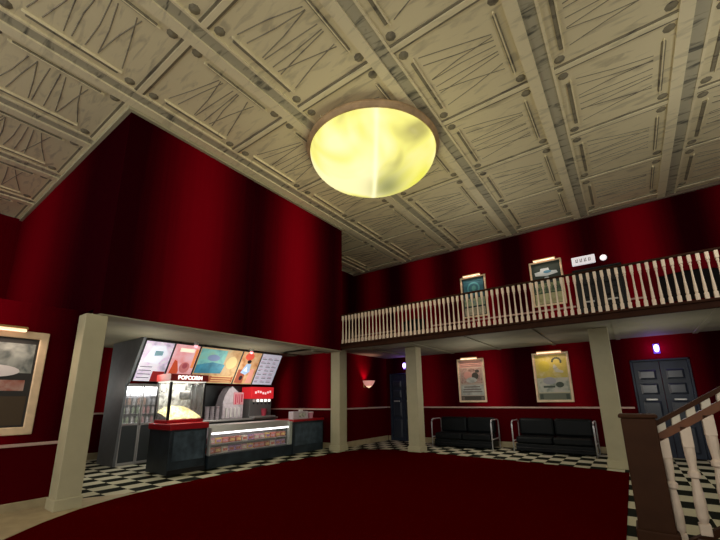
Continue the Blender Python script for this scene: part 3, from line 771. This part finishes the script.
def area(name, loc, rot, sx, sy, e, col):
    L_ = bpy.data.lights.new(name, 'AREA'); L_.shape = 'RECTANGLE'; L_.size = sx; L_.size_y = sy; L_.energy = e; L_.color = col
    o = bpy.data.objects.new(name, L_); C.objects.link(o); o.location = loc; o.rotation_euler = rot; return o
area('popcorn_front_fill', (-8.37, 4.70, 1.90), (0, -.3, 0), .05, .7, 9, (1, .93, .75))  # extra fill light added to brighten the front of the popcorn heap
area('fridge_lamp', (-10.345, 4.63, 1.84), (0, .35, 0), .04, .8, 9, (1, .98, .96))
t = thing('back_bar', 'long dark back counter below the menu boards', 'counter', (-10.0, 5.2, 0))
MB().bbox(-.75, -.05, 0, 3.72, 0, .90, .01).build('cabinet', 'darkgrey', t)
MB().bbox(-.78, .0, -.02, 3.76, .90, .955, .012).build('countertop', 'chrome_dull', t)
MB().box(-.80, -.77, 0, 3.72, .955, 1.98).build('backsplash', mat('splash_grey', (.05,.055,.06), .35, noise=.3, nscale=2), t)

# cup stacks
k = 0
cupb = MB()
for i in range(7): cupb.lathe([(.05, i*.055), (.065, i*.055+.05), (.07, i*.055+.055)], seg=12, cap=(i == 6))
cup = None
desc = ('stack of white cups on the back bar beside the popcorn machine', 'stack of white cups on the back bar, next one toward the dispenser', 'stack of white cups on the back bar touching the pointed dispenser')
for i in range(3):
    o = cup = cupb.build('cup_stack', 'lilac', smooth=True) if cup is None else cup.copy()
    if i: C.objects.link(o)
    o.location = (-10.15, 6.36+.165*i, .957); tag(o, desc[i], 'cups', 'cup stacks on the back bar')

t = thing('drink_dispenser', 'white dispenser with a pointed top and a pink-red lettered panel on the back bar', 'dispenser', (-10.12, 7.2, .957))
MB().bbox(-.42, 0, -.34, .40, .0, .46, .04).build('body', 'lilac', t)
MB().prism([(-.34, .46), (.40, .46), (.36, .66), (.16, .84), (-.02, .98), (-.14, .92), (-.28, .70)], 'x', -.36, -.03).build('top_hopper', 'lilac', t)
MB().bbox(-.03, .015, .02, .38, .42, .80, .01).build('sign_panel', mat('pink_panel', (.62,.3,.33), emit=(1,.3,.35), es=.12), t)
g = MB()
for j, (a, c, d) in enumerate(((.06, .10, .30), (.14, .17, .26), (.21, .24, .30), (.28, .33, .24))): g.box(.015, .02, a, c, .74-d, .74)
g.build('lettering', 'pinkred', t)
g = MB()
for j in range(4): g.bbox(0, .05, -.26+j*.15, -.2+j*.15, .05, .34, .015)
g.build('dispensing_tube', 'white', t)

t = thing('soda_fountain', 'soda fountain with a bright red lit header and white taps on the back bar', 'soda fountain', (-10.08, 7.84, .957))
MB().bbox(-.5, -.06, 0, .92, 0, .60, .02).build('body', mat('fountain_grey', (.18,.18,.185), .4, metal=.3), t)
hd = MB().bbox(-.5, .02, 0, .94, .60, .98, .02).build('header', 'red_lit', t)
g = MB()
for j in range(7):
    z = .80+.03*math.sin(j*1.3); g.bbox(.02, .027, .14+j*.10, .21+j*.10, z-.035, z+.035, .01)
g.build('lettering', 'pale_lit', hd)
for j in range(5):
    tp = MB().bbox(-.06, .0, .12+j*.16, .18+j*.16, .50, .58, .008)
    tp.build('tap', 'white_lit' if j else 'white', t)
    MB().bbox(-.05, -.02, .135+j*.16, .165+j*.16, .42, .50, .006).build('nozzle', 'black', t)
MB().bbox(-.3, .20, .02, .90, 0, .05, .01).build('drip_tray', 'chrome_dull', t)
t = thing('paper_cup', 'red cup standing under the taps of the soda fountain', 'cup', (-9.995, 8.33, 1.009))
MB().lathe([(.07, 0), (.10, .22), (.105, .225), (.09, .22), (.06, .02)], seg=16, cap=False).build('cup_body', mat('cup_red', (.5,.06,.10)), t, smooth=True)
MB().lathe([(.0, .2), (.095, .205), (0, .21)], seg=16, cap=False).build('lid', 'pinkred', t)

# menu boards: slanted, lit. local frame: u along y, v up the slope
P0 = Vector((-9.99, 0, 2.0)); P1 = Vector((-9.46, 0, 2.985)); V = (P1-P0); H = V.length; V.normalize(); Nn = Vector((V.z, 0, -V.x))
MT = Matrix(((0, V.x, Nn.x, P0.x), (1, 0, 0, 0), (0, V.z, Nn.z, P0.z), (0, 0, 0, 1)))
def menu(label, y0, y1, fn):
    t = thing('menu_board', label, 'menu board', (0, 0, 0), group='lit menu boards over the concession stand')
    t.location = (0, y0, 0)
    w = y1-y0
    b = MB().bbox(0, w, 0, H, -.06, 0, .01).xf(MT); b.build('light_box', 'darkgrey', t)
    b = MB(); ms = fn(b, w); b.xf(MT); b.build('printed_face', ms, t)
    MB().box(-9.54, -9.50, .12, .16, 2.9, ZS-.001).build('hanger', 'darkgrey', t); MB().box(-9.54, -9.50, w-.16, w-.12, 2.9, ZS-.001).build('hanger', 'darkgrey', t)
def q(b, x0, x1, z0, z1, mi, t=.004): b.box(x0, x1, z0, z1, -.002, t, mi)
def pq(b, pts, mi, t=.008): b.prism(pts, 'z', .0, t, mi)
def em(name, c, s=1.): return mat(name, c, .5, emit=c, es=s)
def menu_white(seed):
    def fn(b, w):
        q(b, .02, w-.02, .02, H-.02, 0)
        rnd = random.Random(seed)
        for i in range(3):
            for j in range(7):
                x = .05+i*(w-.1)/3; z = .10+j*(H-.18)/7
                q(b, x, x+(w-.1)/3*rnd.uniform(.4, .85), z, z+.022, 1, .007)
                q(b, x, x+(w-.1)/3*rnd.uniform(.3, .7), z+.05, z+.066, 2, .007)
        return [em('menu_white%d' % seed, (.52,.50,.60), .55), em('menu_grey%d' % seed, (.16,.16,.20), .35), em('menu_rose%d' % seed, (.42,.22,.34), .4)]
    return fn
def menu_lilac(b, w):
    q(b, .02, w-.02, .02, H-.02, 0)
    pq(b, [(.1, .55), (.45, .5), (.62, .8), (.5, 1.02), (.2, .98)], 1); pq(b, [(.3, .72), (.5, .74), (.5, .86), (.3, .86)], 2, .012)
    q(b, w*.55, w-.03, .02, .3, 3, .012)
    for j in range(4): q(b, .06, .36, .1+j*.1, .125+j*.1, 4, .012)
    return [blotch('menu_lilac', [(.36,.34,.42), (.62,.52,.66), (.75,.75,.8)], 4, .65, 3), em('menu_icewhite', (.72,.76,.85), .7), em('menu_teal', (.2,.35,.4), .5), em('menu_lred', (.3,.02,.02), .4), em('menu_lgrey', (.25,.25,.28), .4)]
def menu_pink(b, w):
    q(b, .02, w-.02, .02, H-.02, 0)
    pq(b, [(.02, .02), (.28, .05), (.30, .35), (.20, .62), (.12, .66), (.07, .3)], 1)
    pq(b, ell(w*.62, .45, w*.2, .16), 2); pq(b, ell(w*.62, .50, w*.1, .08), 3, .012)
    q(b, w*.25, w*.8, H-.22, H-.12, 4, .01); q(b, w*.85, w-.03, H*.4, H*.9, 5, .01)
    return [blotch('menu_pink', [(.7,.28,.28), (.8,.42,.45), (.75,.5,.55)], 4, .6, 8), em('menu_orange_red', (.55,.08,.03), .55), em('menu_rosy', (.55,.18,.18), .5), em('menu_deep', (.4,.08,.1), .5), em('menu_bright', (.9,.8,.6), .9), em('menu_orange', (.8,.25,.08), .6)]
def menu_teal(b, w):
    q(b, .02, w-.02, .02, H-.02, 0)
    q(b, .04, w*.62, H*.35, H-.06, 1, .008); pq(b, [(.04, H*.28), (w*.62, H*.30), (w*.66, H*.55), (.5, H*.60), (.04, H*.50)], 2, .011)
    pq(b, ell(w*.35, H*.72, w*.14, .1), 3, .014); pq(b, ell(w*.80, H*.62, w*.13, .2), 4, .011)
    q(b, w*.4, w-.05, .06, H*.22, 5, .01); q(b, .05, w*.35, .05, H*.18, 6, .01)
    for j in range(3): q(b, w*.45, w-.1, .09+j*.07, .11+j*.07, 4, .013)
    return [blotch('menu_tan', [(.35,.18,.07), (.5,.33,.16), (.45,.36,.2)], 4, .5, 2), blotch('menu_aqua', [(.08,.26,.30), (.16,.45,.42), (.22,.42,.30)], 3, .5, 4), blotch('menu_seablue', [(.02,.14,.22), (.05,.28,.40)], 4, .5, 6), em('menu_violetish', (.18,.25,.42), .5),
            em('menu_straw', (.6,.48,.22), .5), em('menu_brick', (.35,.09,.04), .5), em('menu_brown', (.2,.09,.05), .5)]
def menu_figure(b, w):
    q(b, .02, w-.02, .02, H-.02, 0)
    q(b, .05, w*.45, .05, H*.45, 1, .007); pq(b, ell(w*.4, H*.85, w*.22, .12), 2, .009)
    cx = w*.42                                   # small painted figure: hat, blue coat, boots
    pq(b, ell(cx+.03, H*.70, .075, .06), 3, .014); pq(b, [(cx-.16, H*.36), (cx-.04, H*.63), (cx+.12, H*.64), (cx+.16, H*.4), (cx+.04, H*.3)], 4, .013)
    pq(b, [(cx-.08, H*.42), (cx, H*.56), (cx+.06, H*.4)], 5, .017); pq(b, ell(cx-.08, H*.2, .06, .08), 3, .014)
    pq(b, [(w*.62, .05), (w*.92, .08), (w*.85, H*.5), (w*.65, H*.45)], 6, .01)
    return [blotch('menu_amber', [(.38,.14,.05), (.55,.30,.14), (.6,.42,.25)], 4, .5, 7), em('menu_rust', (.3,.07,.04), .5), em('menu_scarlet', (.6,.08,.05), .6), em('menu_black', (.02,.015,.02), .1), em('menu_skyblue', (.3,.42,.6), .6), em('menu_pale', (.7,.75,.85), .7), em('menu_salmon', (.65,.28,.22), .6)]
menu('pale lilac lit menu board at the left end above the fridge', 4.15, 4.88, menu_lilac)
menu('pink and orange lit menu board above the popcorn machine', 4.89, 5.60, menu_pink)
menu('teal and tan lit picture menu board in the middle of the row', 5.61, 7.0, menu_teal)
menu('amber lit menu board showing a small figure in blue', 7.01, 7.74, menu_figure)
menu('white lit menu board with rows of small print at the right end', 7.75, 8.58, menu_white(3))

# small pink downlights in front of the boards
for lab, y in (('small round pink-white downlight above the pink menu board', 5.3), ('small round pink-white downlight above the amber menu board', 7.1)):
    t = thing('downlight', lab, 'ceiling light', (-9.22, y, ZS), group='round downlights over the menu boards')
    MB().lathe([(.055, -.0), (.06, -.06), (.05, -.1)], seg=14).build('housing', 'chrome_dull', t)
    MB().lathe([(.045, -.10), (.05, -.13), (.02, -.16)], seg=14).build('bulb', mat('pinkbulb', (1,.5,.5), emit=(1,.22,.26), es=3), t, smooth=True)

# ------------------------------------------------------------------ lights
L_ = bpy.data.lights.new('bowl_lamp', 'POINT'); L_.energy = 90; L_.color = (1, .9, .62); L_.shadow_soft_size = 1.1
o = bpy.data.objects.new('bowl_lamp', L_); C.objects.link(o); o.location = (LX, LY, ZC-1.9)

for nm, lc, en, rad in (('balcony_underside_fill', (-3.4, 10.6, 1.9), 30, .4), ('balcony_underside_fill', (.6, 10.4, 1.9), 22, .4), ('concession_fill', (-8.9, 4.0, 2.2), 26, .3), ('concession_fill', (-9.1, 6.9, 2.1), 26, .3), ('recess_fill', (-11.2, 3.3, 1.9), 14, .3), ('counter_fill', (-9.3, 7.2, 1.75), 9, .2), ('gallery_fill', (2.4, 7.2, 4.3), 75, .8), ('gallery_fill', (-2.6, 9.4, 4.9), 22, .6)):  # added fill lights without fixtures, brightening soffits, concession recess and gallery
    L_ = bpy.data.lights.new(nm, 'POINT'); L_.energy = en; L_.color = (1, .94, .82); L_.shadow_soft_size = rad
    o = bpy.data.objects.new(nm, L_); C.objects.link(o); o.location = lc
w = bpy.data.worlds.new('world'); bpy.context.scene.world = w; w.use_nodes = True
bg = w.node_tree.nodes['Background']; bg.inputs[0].default_value = (1, .95, .86, 1); bg.inputs[1].default_value = 1.3

# ------------------------------------------------------------------ camera
cam = bpy.data.cameras.new('camera'); co = bpy.data.objects.new('camera', cam); C.objects.link(co)
pitch, yaw, roll = .2350, .6250, -.0120
fw = Vector((-math.sin(yaw)*math.cos(pitch), math.cos(yaw)*math.cos(pitch), math.sin(pitch)))
rt = Vector((math.cos(yaw), math.sin(yaw), 0)); up = rt.cross(fw)
r2 = rt*math.cos(roll)+up*math.sin(roll); u2 = up*math.cos(roll)-rt*math.sin(roll)
co.matrix_world = Matrix(((r2.x, u2.x, -fw.x, 0), (r2.y, u2.y, -fw.y, 0), (r2.z, u2.z, -fw.z, 1.5), (0, 0, 0, 1)))
cam.sensor_width = 36; cam.lens = 36*366.4/720; cam.shift_y = 41.5/720; cam.clip_start = .05
S = bpy.context.scene; S.camera = co
S.view_settings.view_transform = 'Standard'; S.view_settings.look = 'None'; S.view_settings.exposure = 0; S.view_settings.gamma = 1
S.view_settings.use_curve_mapping = False
S.cycles.max_bounces = 8; S.cycles.diffuse_bounces = 4; S.cycles.transparent_max_bounces = 12
